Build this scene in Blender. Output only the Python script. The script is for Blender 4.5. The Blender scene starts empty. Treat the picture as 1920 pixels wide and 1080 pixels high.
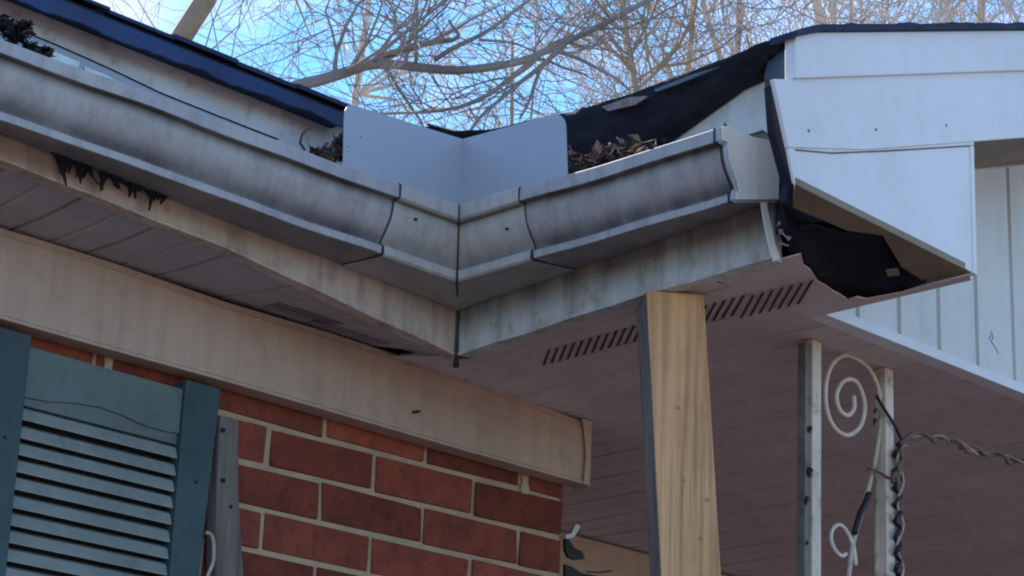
import bpy, math, random
from mathutils import Vector, Matrix
R = math.radians
S = bpy.context.scene
C = S.collection

# ------------------------------------------------------------------ camera
PITCH, YAW, ROLL = .32473, .77913, .0386
FPX = 4300.0
EYE = Vector((0, 0, 1.5))
FWD = Vector((math.sin(YAW)*math.cos(PITCH), math.cos(YAW)*math.cos(PITCH), math.sin(PITCH)))
r0 = Vector((math.cos(YAW), -math.sin(YAW), 0)); u0 = r0.cross(FWD)
RT = r0*math.cos(ROLL) + u0*math.sin(ROLL)
UP = -r0*math.sin(ROLL) + u0*math.cos(ROLL)
cam_d = bpy.data.cameras.new('camera')
cam_d.sensor_width = 36; cam_d.lens = 36*FPX/1920
cam_d.clip_start = .05; cam_d.clip_end = 2000
cam = bpy.data.objects.new('camera', cam_d); C.objects.link(cam)
m = Matrix((RT, UP, -FWD)).transposed().to_4x4(); m.translation = EYE
cam.matrix_world = m
S.camera = cam
S.render.resolution_x = 1024; S.render.resolution_y = 576

# ------------------------------------------------------------------ world
SUN_EL, SUN_AZ = R(38), R(10)          # azimuth clockwise from +Y
w = bpy.data.worlds.new('World'); S.world = w; w.use_nodes = True
nt = w.node_tree; nt.nodes.clear()
out = nt.nodes.new('ShaderNodeOutputWorld'); bg = nt.nodes.new('ShaderNodeBackground')
sky = nt.nodes.new('ShaderNodeTexSky'); sky.sky_type = 'NISHITA'; sky.sun_disc = False
sky.sun_elevation = SUN_EL; sky.sun_rotation = SUN_AZ; sky.ozone_density = 3.0; sky.dust_density = 0; sky.air_density = .9
tc = nt.nodes.new('ShaderNodeTexCoord')
mp = nt.nodes.new('ShaderNodeMapping'); mp.inputs['Scale'].default_value = (1, 1, 2.4)
nz = nt.nodes.new('ShaderNodeTexNoise'); nz.inputs['Scale'].default_value = 5.5
nz.inputs['Detail'].default_value = 6; nz.inputs['Roughness'].default_value = .6
rp = nt.nodes.new('ShaderNodeValToRGB')
rp.color_ramp.elements[0].position = .49; rp.color_ramp.elements[0].color = (0, 0, 0, 1)
rp.color_ramp.elements[1].position = .74; rp.color_ramp.elements[1].color = (.8, .8, .8, 1)
mx = nt.nodes.new('ShaderNodeMix'); mx.data_type = 'RGBA'
mx.inputs['B'].default_value = (4.1, 3.7, 4.2, 1)
tint = nt.nodes.new('ShaderNodeMix'); tint.data_type = 'RGBA'; tint.blend_type = 'MULTIPLY'
tint.inputs['Factor'].default_value = 1; tint.inputs['B'].default_value = (.62, .93, 1.06, 1)
L = nt.links.new
L(tc.outputs['Generated'], mp.inputs['Vector']); L(mp.outputs[0], nz.inputs['Vector'])
L(nz.outputs['Fac'], rp.inputs[0]); L(rp.outputs[0], mx.inputs['Factor'])
L(sky.outputs[0], tint.inputs['A']); L(tint.outputs['Result'], mx.inputs['A'])
L(mx.outputs['Result'], bg.inputs['Color'])
bg.inputs['Strength'].default_value = .12
L(bg.outputs[0], out.inputs[0])

sd = bpy.data.lights.new('sun', 'SUN'); sd.energy = 4.0; sd.angle = R(.5); sd.color = (1, .94, .84)
so = bpy.data.objects.new('sun', sd); C.objects.link(so)
sdir = Vector((math.sin(SUN_AZ)*math.cos(SUN_EL), math.cos(SUN_AZ)*math.cos(SUN_EL), math.sin(SUN_EL)))
so.rotation_euler = sdir.to_track_quat('Z', 'Y').to_euler()
so.location = (0, 0, 20)

S.view_settings.view_transform = 'Standard'; S.view_settings.look = 'None'
S.view_settings.gamma = 1; S.view_settings.exposure = 1.36
S.cycles.use_denoising = True
S.cycles.filter_width = 2.0
S.cycles.max_bounces = 8; S.cycles.diffuse_bounces = 5

# ------------------------------------------------------------------ helpers
def ray(x, y): return FWD*FPX + RT*(x-960) - UP*(y-540)
def onp(axis, val, x, y):
    "point of the plane axis=val that a measured outline point of the photo lies on"
    d = ray(x, y); t = (val-EYE[axis])/d[axis]; return EYE + d*t
def onX(v, *ps): return [onp(0, v, *p) for p in ps]
def onY(v, *ps): return [onp(1, v, *p) for p in ps]
def onZ(v, *ps): return [onp(2, v, *p) for p in ps]

class MB:
    def __init__(s): s.v = []; s.f = []; s.m = []; s.col = []
    def face(s, idx, mi=0): s.f.append(tuple(idx)); s.m.append(mi)
    def quad(s, a, b, c, d, mi=0):
        n = len(s.v); s.v += [Vector(a), Vector(b), Vector(c), Vector(d)]; s.face((n, n+1, n+2, n+3), mi); return s
    def box(s, lo, hi, mi=0, jit=0):
        n = len(s.v)
        for z in (lo[2], hi[2]):
            for x, y in ((lo[0], lo[1]), (hi[0], lo[1]), (hi[0], hi[1]), (lo[0], hi[1])):
                s.v.append(Vector((x+random.uniform(-jit, jit), y+random.uniform(-jit, jit), z+random.uniform(-jit, jit))))
        for q in ((3, 2, 1, 0), (4, 5, 6, 7), (0, 1, 5, 4), (1, 2, 6, 5), (2, 3, 7, 6), (3, 0, 4, 7)):
            s.face([n+i for i in q], mi)
        return s
    def extrude(s, pts, d, mi=0):
        "closed outline pts pushed along vector d"
        n = len(s.v); k = len(pts); d = Vector(d)
        s.v += [Vector(p) for p in pts] + [Vector(p)+d for p in pts]
        s.face(range(n, n+k), mi); s.face(reversed(range(n+k, n+2*k)), mi)
        for i in range(k):
            j = (i+1) % k; s.face((n+i, n+k+i, n+k+j, n+j), mi)
        return s
    def loft(s, rows, closed=False, cap=False, mi=0):
        n = len(s.v); k = len(rows[0])
        for r_ in rows: s.v += [Vector(p) for p in r_]
        for a in range(len(rows)-1):
            for i in range(k if closed else k-1):
                j = (i+1) % k
                s.face((n+a*k+i, n+a*k+j, n+(a+1)*k+j, n+(a+1)*k+i), mi if isinstance(mi, int) else (mi[i] if i < len(mi) else 0))
        mi = mi if isinstance(mi, int) else 0
        if cap:
            s.face(reversed(range(n, n+k)), mi); s.face(range(n+(len(rows)-1)*k, n+len(rows)*k), mi)
        return s
    def tube(s, path, rad, sides=6, mi=0):
        path = [Vector(p) for p in path]
        if not hasattr(rad, '__len__'): rad = [rad]*len(path)
        rows = []; prev = None
        for i, p in enumerate(path):
            t = (path[min(i+1, len(path)-1)] - path[max(i-1, 0)])
            t = t.normalized() if t.length > 1e-9 else Vector((0, 0, 1))
            a = prev if prev is not None else (Vector((1, 0, 0)) if abs(t.x) < .8 else Vector((0, 1, 0)))
            a = (a - t*a.dot(t)).normalized(); b = t.cross(a); prev = a
            rows.append([p + (a*math.cos(2*math.pi*q/sides) + b*math.sin(2*math.pi*q/sides))*rad[i] for q in range(sides)])
        s.loft(rows, True, True, mi); return s
    def build(s, name, mats, parent=None, smooth=False, bevel=0):
        me = bpy.data.meshes.new(name)
        off = Vector(parent['_o']) if parent is not None and '_o' in parent else Vector((0, 0, 0))
        me.from_pydata([tuple(p-off) for p in s.v], [], s.f); me.update()
        if not isinstance(mats, (list, tuple)): mats = [mats]
        for mt in mats: me.materials.append(mt)
        for i, p in enumerate(me.polygons):
            p.material_index = s.m[i]; p.use_smooth = smooth
        if s.col:
            at = me.color_attributes.new('tone', 'FLOAT_COLOR', 'POINT')
            for i, c in enumerate(s.col): at.data[i].color = (c, c, c, 1)
        o = bpy.data.objects.new(name, me); C.objects.link(o)
        if parent is not None: o.parent = parent; o['_o'] = tuple(off)
        if bevel:
            b = o.modifiers.new('bevel', 'BEVEL'); b.width = bevel; b.segments = 2; b.limit_method = 'ANGLE'
            b.angle_limit = R(40)
        return o

def thing(name, label, cat, loc, group=None):
    o = bpy.data.objects.new(name, None); C.objects.link(o); o.location = loc
    o.empty_display_size = .1
    o['label'] = label; o['category'] = cat; o['_o'] = tuple(loc)
    if group: o['group'] = group
    return o
def tag(o, label, cat, group=None):
    o['label'] = label; o['category'] = cat
    if group: o['group'] = group
    return o

# ------------------------------------------------------------------ materials
def mat(name, base, rough=.6, dark=None, streak=.0, blot=.0, blotcol=None, bump=.15, bscale=60, spec=.4,
        streakcol=None, tone=0, metal=0, bs=6, grain=None):
    """base colour + broad mottling + blotchy stains + vertical runs of grime, all fixed to the thing in world space"""
    M = bpy.data.materials.new(name); M.use_nodes = True; t = M.node_tree; N = t.nodes; l = t.links.new
    b = N['Principled BSDF']; b.inputs['Roughness'].default_value = rough
    b.inputs['Specular IOR Level'].default_value = spec; b.inputs['Metallic'].default_value = metal
    g = N.new('ShaderNodeNewGeometry')
    def noise(scale, det=4, ro=.6, vec=None):
        n = N.new('ShaderNodeTexNoise'); n.inputs['Scale'].default_value = 1
        n.inputs['Detail'].default_value = det; n.inputs['Roughness'].default_value = ro
        mpn = N.new('ShaderNodeMapping'); mpn.inputs['Scale'].default_value = scale if hasattr(scale, '__len__') else (scale,)*3
        l(g.outputs['Position'], mpn.inputs[0]); l(mpn.outputs[0], n.inputs['Vector']); return n.outputs['Fac']
    def ramp(x, a, c):
        r_ = N.new('ShaderNodeMapRange'); r_.inputs['From Min'].default_value = a; r_.inputs['From Max'].default_value = c
        l(x, r_.inputs['Value']); return r_.outputs['Result']
    def mixc(f, A, B):
        m_ = N.new('ShaderNodeMix'); m_.data_type = 'RGBA'
        if hasattr(f, 'links'): l(f, m_.inputs['Factor'])
        else: m_.inputs['Factor'].default_value = f
        for k, v in (('A', A), ('B', B)):
            if hasattr(v, 'links'): l(v, m_.inputs[k])
            else: m_.inputs[k].default_value = (*v, 1)
        return m_.outputs['Result']
    def mul(x, k):
        q = N.new('ShaderNodeMath'); q.operation = 'MULTIPLY'; l(x, q.inputs[0]); q.inputs[1].default_value = k; return q.outputs[0]
    dk = dark or tuple(c*.72 for c in base)
    col = mixc(ramp(noise(bs, 5), .35, .68), base, dk)
    if grain:   # wood grain along z
        col = mixc(mul(ramp(noise((grain, grain, 2.5), 6, .7), .44, .60), .8), col, (base[0]*.50, base[1]*.46, base[2]*.42))
        col = mixc(mul(ramp(noise((grain*.3, grain*.3, 1.0), 3, .5), .5, .7), .5), col, tuple(min(1, c*1.35) for c in base))
    if blot: col = mixc(mul(ramp(noise(bs*4, 6, .7), .54, .66), blot), col, blotcol or tuple(c*.4 for c in base))
    if streak: col = mixc(mul(ramp(noise((38, 38, 3.2), 6, .65), .46, .68), streak), col, streakcol or tuple(c*.35 for c in base))
    col = mixc(mul(ramp(noise(420, 2), .6, .75), .25), col, tuple(c*.5 for c in base))
    if tone:
        a = N.new('ShaderNodeAttribute'); a.attribute_name = 'tone'
        mm = N.new('ShaderNodeMix'); mm.data_type = 'RGBA'; mm.blend_type = 'MULTIPLY'; mm.inputs['Factor'].default_value = 1
        l(col, mm.inputs['A']); l(a.outputs['Color'], mm.inputs['B']); col = mm.outputs['Result']
    l(col, b.inputs['Base Color'])
    rr = N.new('ShaderNodeMapRange'); rr.inputs['To Min'].default_value = rough*.8; rr.inputs['To Max'].default_value = min(1, rough*1.2)
    l(noise(18), rr.inputs['Value']); l(rr.outputs['Result'], b.inputs['Roughness'])
    if bump:
        bp = N.new('ShaderNodeBump'); bp.inputs['Strength'].default_value = bump; bp.inputs['Distance'].default_value = .004
        l(noise((bscale, bscale, bscale*.08) if grain else bscale, 4), bp.inputs['Height']); l(bp.outputs[0], b.inputs['Normal'])
    return M

M_gutter = mat('gutter_aluminium', (.43, .40, .41), .5, (.35, .325, .335), tone=1, streak=.4, blot=.3, bump=.04, bscale=25)
M_gutter_d = mat('gutter_grime_band', (.12, .12, .145), .6, (.08, .08, .10), streak=.5, blot=.4, bump=.05, bscale=25)
M_miter = mat('miter_aluminium', (.50, .475, .46), .5, (.41, .38, .36), tone=1, streak=.35, blot=.2, bump=.05, bscale=25)
M_cap = mat('end_cap_aluminium', (.70, .74, .74), .5, (.58, .61, .60), streak=.15, blot=.2, bump=.04)
M_guard = mat('guard_aluminium', (.36, .385, .46), .42, (.33, .355, .42), bump=.02, bscale=12, spec=.5, bs=2)
M_fascia = mat('painted_fascia', (.60, .475, .41), .6, (.45, .345, .29), streak=.6, streakcol=(.17, .13, .115), blot=.4, blotcol=(.20, .15, .13), bump=.06, bscale=30, tone=1)
M_fascia_top = mat('upper_fascia', (.60, .60, .65), .6, (.48, .475, .51), blot=.6, blotcol=(.27, .21, .17), bump=.06, bscale=30)
M_fascia_r = mat('grey_fascia', (.58, .59, .61), .6, (.46, .45, .44), streak=.5, streakcol=(.16, .12, .10), blot=.4, blotcol=(.22, .16, .12), bump=.06, bscale=30, tone=1)
M_frieze = mat('frieze_paint', (.50, .35, .27), .65, (.43, .30, .235), streak=.22, blot=.2, bump=.06, bscale=20, bs=4)
M_soffit = mat('vinyl_soffit', (.67, .56, .57), .6, (.58, .485, .49), blot=.2, bump=.04, bscale=20)
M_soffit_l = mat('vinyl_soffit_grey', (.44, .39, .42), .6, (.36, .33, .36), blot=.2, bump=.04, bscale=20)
M_vent = mat('vent_shadow', (.045, .036, .038), .8, bump=0)
M_slot = mat('dark_gap', (.012, .011, .014), .8, bump=0)
M_white = mat('white_vinyl', (.76, .735, .77), .5, (.67, .645, .675), blot=.12, blotcol=(.48, .47, .46), streak=.10, streakcol=(.45, .44, .43), bump=.25, bscale=9, bs=3)
M_siding = mat('white_siding', (.68, .66, .64), .5, (.60, .58, .56), streak=.12, blot=.08, bump=.03, bscale=15, bs=3)
M_shingle = mat('navy_shingle', (.020, .030, .075), .75, (.012, .018, .05), blot=.3, blotcol=(.05, .06, .11), bump=.6, bscale=260)
M_drip = mat('navy_drip_edge', (.012, .038, .14), .55, (.008, .022, .08), blot=.3, blotcol=(.03, .05, .10), bump=.25, bscale=90)
M_flash = mat('dull_flashing', (.11, .135, .155), .6, (.06, .08, .10), blot=.4, bump=.2)
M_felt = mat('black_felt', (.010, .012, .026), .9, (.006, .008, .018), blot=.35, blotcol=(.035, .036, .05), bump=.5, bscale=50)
M_ply = mat('plank_under', (.30, .22, .15), .7, (.20, .15, .11), blot=.4, bump=.15)
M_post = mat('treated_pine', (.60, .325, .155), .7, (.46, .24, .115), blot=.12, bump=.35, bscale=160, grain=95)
M_post_grey = mat('grey_post_side', (.25, .235, .225), .8, (.17, .165, .16), blot=.3, bump=.3, bscale=160, grain=95)
M_trim = mat('weathered_trim', (.20, .165, .15), .8, (.12, .10, .095), blot=.4, bump=.4, bscale=120, grain=60)
M_shut = mat('teal_shutter', (.235, .25, .232), .65, (.17, .185, .175), blot=.3, bump=.15, bscale=60)
M_shut_r = mat('teal_rail_shaded', (.125, .155, .148), .6, (.09, .115, .112), blot=.35, bump=.2, bscale=60)  # darker teal: the frieze's shade painted into the top rail
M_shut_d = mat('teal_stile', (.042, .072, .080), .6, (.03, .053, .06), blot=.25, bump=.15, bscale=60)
M_iron = mat('chipped_white_iron', (.66, .535, .44), .6, (.50, .40, .33), blot=.55, blotcol=(.16, .10, .06), bump=.2, bscale=90, bs=10)
M_flange = mat('dark_grey_flange', (.20, .18, .165), .7, (.12, .105, .10), blot=.6, blotcol=(.05, .04, .04), bump=.2, bs=10)
M_iron2 = mat('chipped_cream_iron', (.46, .38, .30), .6, (.33, .26, .20), blot=.6, blotcol=(.12, .08, .05), bump=.2, bscale=90, bs=10)
M_rust = mat('rust', (.12, .06, .04), .85, bump=.3)
M_vine = mat('dry_vine', (.20, .13, .09), .9, (.12, .08, .06), bump=.5, bscale=200)
M_vine2 = mat('pale_vine', (.40, .26, .19), .9, (.2, .14, .10), bump=.5, bscale=200)
M_black = mat('black_rubber', (.012, .013, .018), .6, bump=.1)
M_brick = mat('red_brick', (.31, .070, .040), .9, (.19, .047, .034), blot=.5, blotcol=(.075, .036, .036), bump=.9, bscale=160, tone=1, bs=22, spec=.2)
M_mortar = mat('mortar', (.50, .355, .235), .95, (.38, .27, .18), bump=.5, bscale=220, spec=.2, bs=20)
M_leaf = mat('dead_leaves', (.11, .07, .075), .9, (.05, .035, .045), bump=.2, bs=60)
M_leaf2 = mat('tan_leaves', (.25, .155, .10), .9, (.14, .085, .06), bump=.2, bs=60)
M_leaf3 = mat('black_leaves', (.035, .028, .035), .7, bump=.2, bs=60)
M_twig = mat('debris_twig', (.30, .24, .23), .9, (.16, .12, .12), bump=.2, bs=60)
M_grime = mat('black_grime', (.010, .012, .020), .9, bump=.3)
M_ground = mat('winter_lawn', (.33, .255, .20), 1, (.24, .185, .15), blot=.4, bump=.5, bscale=20, bs=1.2, spec=.1)
M_conc = mat('concrete', (.36, .34, .32), .9, blot=.2, bump=.2)
M_bark = mat('grey_bark', (.33, .275, .24), .95, (.19, .16, .15), bump=.4, bscale=30, spec=.1, bs=3)
M_bark_w = mat('warm_bark', (.40, .30, .21), .95, (.24, .17, .12), bump=.4, bscale=30, spec=.1, bs=3)
M_bark_p = mat('pale_bark', (.66, .58, .52), .95, (.46, .39, .34), bump=.4, bscale=30, spec=.1, bs=3)
M_seal = mat('dark_sealant', (.035, .03, .035), .6, bump=.1)

# ------------------------------------------------------------------ ground
g = MB(); A = 400
g.quad((-A, -A, 0), (A, -A, 0), (A, A, 0), (-A, A, 0))
o = g.build('ground', M_ground); o['kind'] = 'structure'
o = MB().box((2.3, 1.7, .004), (6.4, 3.40, .12)).build('porch_floor', M_conc, bevel=.008); o['kind'] = 'structure'

# ------------------------------------------------------------------ the house
random.seed(7)
H = 2.577            # porch ceiling height
FY, FX = 2.50, 2.352  # faces of the two fascias
WX, WY = 2.832, 2.72  # brick corner
house = thing('house', 'brick house corner with white gable, drooping eaves and dark navy shingle roof', 'house', (2.832, 2.72, 0))

# brick wall
b = MB(); zt = 2.4285; ch = .0670; BL = .2225; J = .0088
b.box((-1.2, WY+.0035, 0), (WX-.0035, WY+.10, 2.60), 1)
b.box((WX-.10, WY+.1005, 0), (WX-.0035, 3.36, 2.60), 1)
b.col = [1]*len(b.v)
def brick(x0, x1, y0, y1, z0, z1):
    k = random.choice((.70, .80, .88, .95, 1.0, 1.08)) * random.uniform(.9, 1.1)
    n0 = len(b.v); e = .0022
    b.box((x0, y0, z0), (x1, y1, z1), 0, e); b.col += [k]*(len(b.v)-n0)
for row in range(-2, 35):
    z1 = zt - row*ch - J/2; z0 = z1 - ch + J
    if z1 < 0: break
    z1 = min(z1, 2.60)
    if z0 >= 2.60: continue
    z0 = max(z0, 0)
    off = 2.169 if row % 2 == 0 else 2.2803
    x = off + 3*BL
    while x > -1.2:
        a, c = max(x-BL+J/2, -1.2), min(x-J/2, WX)
        if c-a > .02: brick(a, c, WY+random.uniform(-.0012, .0008), WY+.09, z0, z1)
        x -= BL
    y = WY+.1008+(.0 if row % 2 else .08)
    while y < 3.34:
        brick(WX-.09, WX, y+J/2, min(y+BL-J/2, 3.355), z0, z1); y += BL
for p in b.v: p.z += .013*(min(max(p.x, 1.6), 2.84)-2.55)
b.build('brick_wall', [M_brick, M_mortar], house, bevel=.0028)
# mortar smears, proud of the joints under the frieze
for px, py in ((203, 688), (985, 905)):
    sm = MB()
    c = onY(WY-.002, (px, py))[0]
    sm.extrude([c+Vector((dx*.7, 0, dz)) for dx, dz in ((-.010, -.022), (.012, -.024), (.017, -.010), (.010, .0), (.013, .020), (-.012, .022), (-.008, .003), (-.013, -.010))], (0, .004, 0))
    sm.build('mortar_smear', M_mortar, house, bevel=.001)

# frieze board over the brick: thin metal wrap with slightly wavy faces
b = MB()
bot = [(0, 600), (200, 655), (430, 718), (640, 779), (850, 840), (1100, 910)]
top = [(0, 424), (200, 481), (430, 560), (640, 624), (850, 692), (1105, 788)]
tp = onY(2.68, *top); bt = onY(2.68, *bot)
tp[0].x = bt[0].x = -1.2
K = 40; rows = []
def lerp_poly(P, x):
    for a, c in zip(P, P[1:]):
        if x <= c.x or c is P[-1]:
            t = (x-a.x)/(c.x-a.x); return a.z + (c.z-a.z)*t
for i in range(K+1):
    x = -1.2 + (2.850+1.2)*i/K
    zt_, zb_ = lerp_poly(tp, x)-.004-.0015*abs(math.sin(x*7)), lerp_poly(bt, x)
    wv = .0012*math.sin(x*9)
    rows.append([(x, 2.716, zb_+.001), (x, 2.677, zb_), (x, 2.676, zb_+.004), (x, 2.680, zb_+.007), (x, 2.680+wv, (zt_+zb_)/2), (x, 2.680, zt_-.012), (x, 2.683, zt_-.010), (x, 2.684, zt_), (x, 2.716, zt_)])
b.loft(rows, True, True)
fr = b.build('frieze_board', M_frieze, house)
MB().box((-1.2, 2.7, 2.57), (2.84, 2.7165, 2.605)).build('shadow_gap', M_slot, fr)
b = MB()   # folded end with a pale flange and the little broken bit at its upper corner
b.box((2.8505, 2.676, 2.455), (2.8535, 2.716, 2.574))
b.extrude(onY(2.674, (1093, 785), (1108, 790), (1104, 908), (1095, 908), (1100, 850), (1095, 800)), (0, .002, 0))
b.build('frieze_end', M_frieze, fr)
b = MB().extrude(onY(2.6765, (776, 770), (790, 769), (786, 774), (774, 775)), (0, .002, 0))
b.build('dent', M_slot, fr)

# left fascia: lower strip of beige coil stock, upper strip, both with real thickness
def fz(x):  # height of the drooping lower edge of the left fascia
    P = ((-1.2, 2.62), (1.506, 2.606), (1.896, 2.5872), (2.1, 2.5655), (2.352, 2.539))
    for (a, za), (c, zc) in zip(P, P[1:]):
        if x <= c: return za+(zc-za)*(x-a)/(c-a)
    return P[-1][1]
b = MB(); rows = []
for i in range(61):
    x = -1.2 + (FX+1.2)*i/60
    z = fz(x) + .0008*math.sin(x*31)
    rows.append([(x, FY+.02, z), (x, FY-.003, z), (x, FY-.0035, z+.004), (x, FY, z+.006), (x, FY, z+.022), (x, FY, z+.045), (x, FY, z+.072), (x, FY, 2.70), (x, FY+.02, 2.70)])
b.loft(rows, True, True)
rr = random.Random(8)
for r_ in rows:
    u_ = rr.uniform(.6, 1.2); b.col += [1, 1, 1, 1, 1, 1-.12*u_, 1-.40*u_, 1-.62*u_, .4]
b.build('fascia_board', M_fascia, house)
b = MB(); rows = []
for i in range(41):
    x = -1.2 + (FX+1.2)*i/40
    rows.append([(x, FY+.018, 2.702), (x, FY-.004, 2.702), (x, FY-.004+.001*math.sin(x*13), 2.77), (x, FY-.004, 2.846), (x, FY+.018, 2.846)])
b.loft(rows, True, True)
b.build('upper_fascia', M_fascia_top, house)
# right fascia
def fzr(y):
    P = ((1.872, 2.5615), (2.127, 2.5567), (2.30, 2.5485), (2.50, 2.539))
    if y <= P[0][0]: return P[0][1]
    for (a, za), (c, zc) in zip(P, P[1:]):
        if y <= c: return za+(zc-za)*(y-a)/(c-a)
    return P[-1][1]
b = MB(); rows = []
for i in range(31):
    y = 1.872 + (FY-.0005-1.872)*i/30; z = fzr(y)+.0008*math.sin(y*37)
    rows.append([(FX+.02, y, z), (FX-.003, y, z), (FX-.0035, y, z+.004), (FX, y, z+.006), (FX, y, z+.018), (FX, y, z+.038), (FX, y, z+.062), (FX, y, 2.755), (FX+.02, y, 2.755)])
b.loft(rows, True, True)
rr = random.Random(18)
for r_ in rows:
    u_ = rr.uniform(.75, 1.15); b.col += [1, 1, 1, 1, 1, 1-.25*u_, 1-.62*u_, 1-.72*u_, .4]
b.build('fascia_board', M_fascia_r, house)
b = MB()
b.box((FX-.004, 1.85, 2.757), (FX+.018, FY-.006, 2.86))
b.build('upper_fascia', M_cap, house)
# sealed joint where the two fascias meet
b = MB().tube([(FX-.004, FY-.004, 2.536), (FX-.005, FY-.005, 2.58), (FX-.004, FY-.004, 2.618)], [.0035, .0022, .003], 6)
b.tube([(FX+.01, FY+.01, 2.528), (FX-.002, FY-.004, 2.538), (FX+.022, FY-.012, 2.541)], [.006, .006, .002], 6)
b.build('corner_seal', M_seal, house)

# soffits: ribbed vinyl, ribs run front to back
def rib(x, P=.127):
    t = (x/P) % 1
    return .014 if t < .06 else (.004 if .5 < t < .54 else 0)
b = MB(); rows = []; x = -1.2
while x < FX-.0005:
    zf = fz(x)+.003; rows.append([(x, FY+.0205, zf+rib(x)), (x, 2.60, zf+(2.589-zf)*.55+rib(x)), (x, 2.70, 2.594+rib(x) if x > 1.4 else 2.6005+rib(x))])
    x += .00318
b.loft(rows)
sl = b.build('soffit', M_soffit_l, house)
b = MB()
for (x0, x1, ya, yb) in ((2.085, 2.195, 2.610, 2.660), (2.175, 2.305, 2.625, 2.672)):
    for k in range(13):
        x = x0+(x1-x0)*k/12
        z = fz(x)+.003; ya_, yb_ = ya-.02*k/12, yb-.02*k/12
        za = z+(2.589-z)*.55*(ya_-2.52)/.08 if ya_ < 2.6 else z+(2.589-z)*(.55+.45*(ya_-2.6)/.1)
        zb = z+(2.589-z)*(.55+.45*(yb_-2.6)/.1)
        b.quad((x, ya_, za-.0012), (x+.0035, ya_, za-.0012), (x+.0035+.004, yb_, zb-.0012), (x+.004, yb_, zb-.0012))
b.build('vent_slots', M_slot, sl)
b = MB(); rows = []
x = FX+.0205
while x < 6.4:
    def zc(y):
        f_ = min(1, max(0, (x-FX)/.255)); z0 = fzr(y)+.003
        if y > FY: z0 += (2.583-z0)*min(1, (y-FY)/.2)
        return z0+(H-z0)*f_ + rib(x)
    ys = (2.0, 2.15, 2.3, 2.45, 2.5, 2.56, 2.62, 2.70, 3.36) if x > 2.607 else (2.0, 2.15, 2.3, 2.45, 2.5, 2.56, 2.62, 2.70)
    if x > 2.607: rows.append([(x, y, zc(y)) for y in (2.0, 2.15, 2.3, 2.45, 2.5, 2.56, 2.62, 2.70, 3.36)])
    else: rows.append([(x, y, zc(y)) for y in (2.0, 2.15, 2.3, 2.45, 2.5, 2.56, 2.62, 2.70, 2.701)])
    x += .00318 if x < 4 else .0127
b.loft(rows)
b.build('porch_ceiling', M_soffit, house)
# broken return of the soffit under the rake, thin sheet with a torn edge
rag = onZ(2.567, (1448, 405), (1462, 428), (1468, 449), (1480, 455), (1486, 470), (1500, 476), (1506, 497), (1519, 506), (1533, 528), (1548, 536), (1560, 545), (1574, 552), (1590, 563), (1606, 557), (1625, 561), (1652, 556), (1690, 549), (1740, 536), (1818, 515))
poly = [Vector((FX+.0205, 2.0, 2.566))] + [Vector((max(p.x, FX+.0205 if i else FX+.0205), p.y, p.z)) for i, p in enumerate(rag) if p.x > FX-.02] + [Vector((2.607, 1.72, 2.5665)), Vector((2.607, 2.0, 2.567))]
b = MB().extrude(poly, (0, 0, .002))
rs = b.build('soffit', M_soffit, house)
b = MB()
y = 1.885
while y < 2.50:
    if True:
        x0, x1 = 2.462, 2.536
        f0, f1 = (x0-FX)/.255, (x1-FX)/.255
        def zz(xx, yy):
            if y < 2.0: return 2.5638
            z0 = fzr(yy)+.003; return z0+(H-z0)*(xx-FX)/.255-.0014
        ya, yb = y, y+.084
        if ya > 1.87 and yb < 2.5: b.quad((x0, ya, zz(x0, ya)), (x0+.0, ya+.0062, zz(x0, ya+.0062)), (x1, yb+.0062, zz(x1, yb+.0062)), (x1, yb, zz(x1, yb)))
        elif False: b.quad((x0+.03, ya+.034, zz(x0+.03, ya+.034)), (x0+.03, ya+.042, zz(x0+.03, ya+.042)), (x1, yb+.008, zz(x1, yb+.008)), (x1, yb, zz(x1, yb)))
    y += .0178
b.build('vent_slots', M_vent, rs)
# the curled sliver of aluminium hanging from the fascia end
b = MB().extrude(onY(1.862, (1427, 372), (1437, 371), (1441, 400), (1448, 430), (1455, 462), (1463, 484), (1452, 490), (1447, 474), (1441, 450), (1433, 410)), (0, .003, 0))
b.build('hanging_sliver', M_cap, house)
b = MB()
for px, py in ((1462, 420), (1470, 440), (1468, 457), (1478, 448), (1462, 436)):
    c = onZ(2.562, (px, py))[0]
    MB().extrude([c+Vector((random.uniform(-.006, .006), random.uniform(-.006, .006), random.uniform(-.004, .004))) for _ in range(4)], (0, 0, .002)).build('torn_scrap', M_twig, house)

# gable: siding panels on y=2.0
GY = 2.0
SL = .364
def rz(x): return 2.7972 + SL*(x-2.1911)   # top of the rake
RX = 4.5
b = MB()
x = 2.6075; P = .108; xs = []
x0g = 2.714
def prof(x):
    t = ((x-x0g)/P) % 1
    if t < .035: return .0
    if t < .06: return .009
    if t < .11: return .009
    if t < .14: return .0
    return -.0012*math.sin((t-.14)/.86*math.pi)
pts = []
xx = 2.6075
while xx < 6.4: pts.append(xx); xx += .0027 if xx < 3.6 else .0108
def sz(x): return (rz(x) if x < RX else rz(2*RX-x))-.155
rows = [[(x, GY+prof(x), H+.002), (x, GY+prof(x), max(H+.01, sz(x)))] for x in pts]
b.loft(rows)
gs = b.build('gable_siding', M_siding, house)
b = MB()
b.box((2.6075, GY-.010, H-.0015), (6.4, GY+.020, H+.013)); b.box((2.6075, GY-.006, H+.0135), (6.4, GY+.012, H+.017))
b.build('base_trim', M_white, gs)
b = MB()
b.extrude([(2.62, GY-.012, sz(2.62)-.016), (RX, GY-.012, sz(RX)-.016), (RX, GY-.012, sz(RX)+.004), (2.62, GY-.012, sz(2.62)+.004)], (0, .012, 0))
b.build('top_trim', M_siding, gs)
b = MB()
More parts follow.
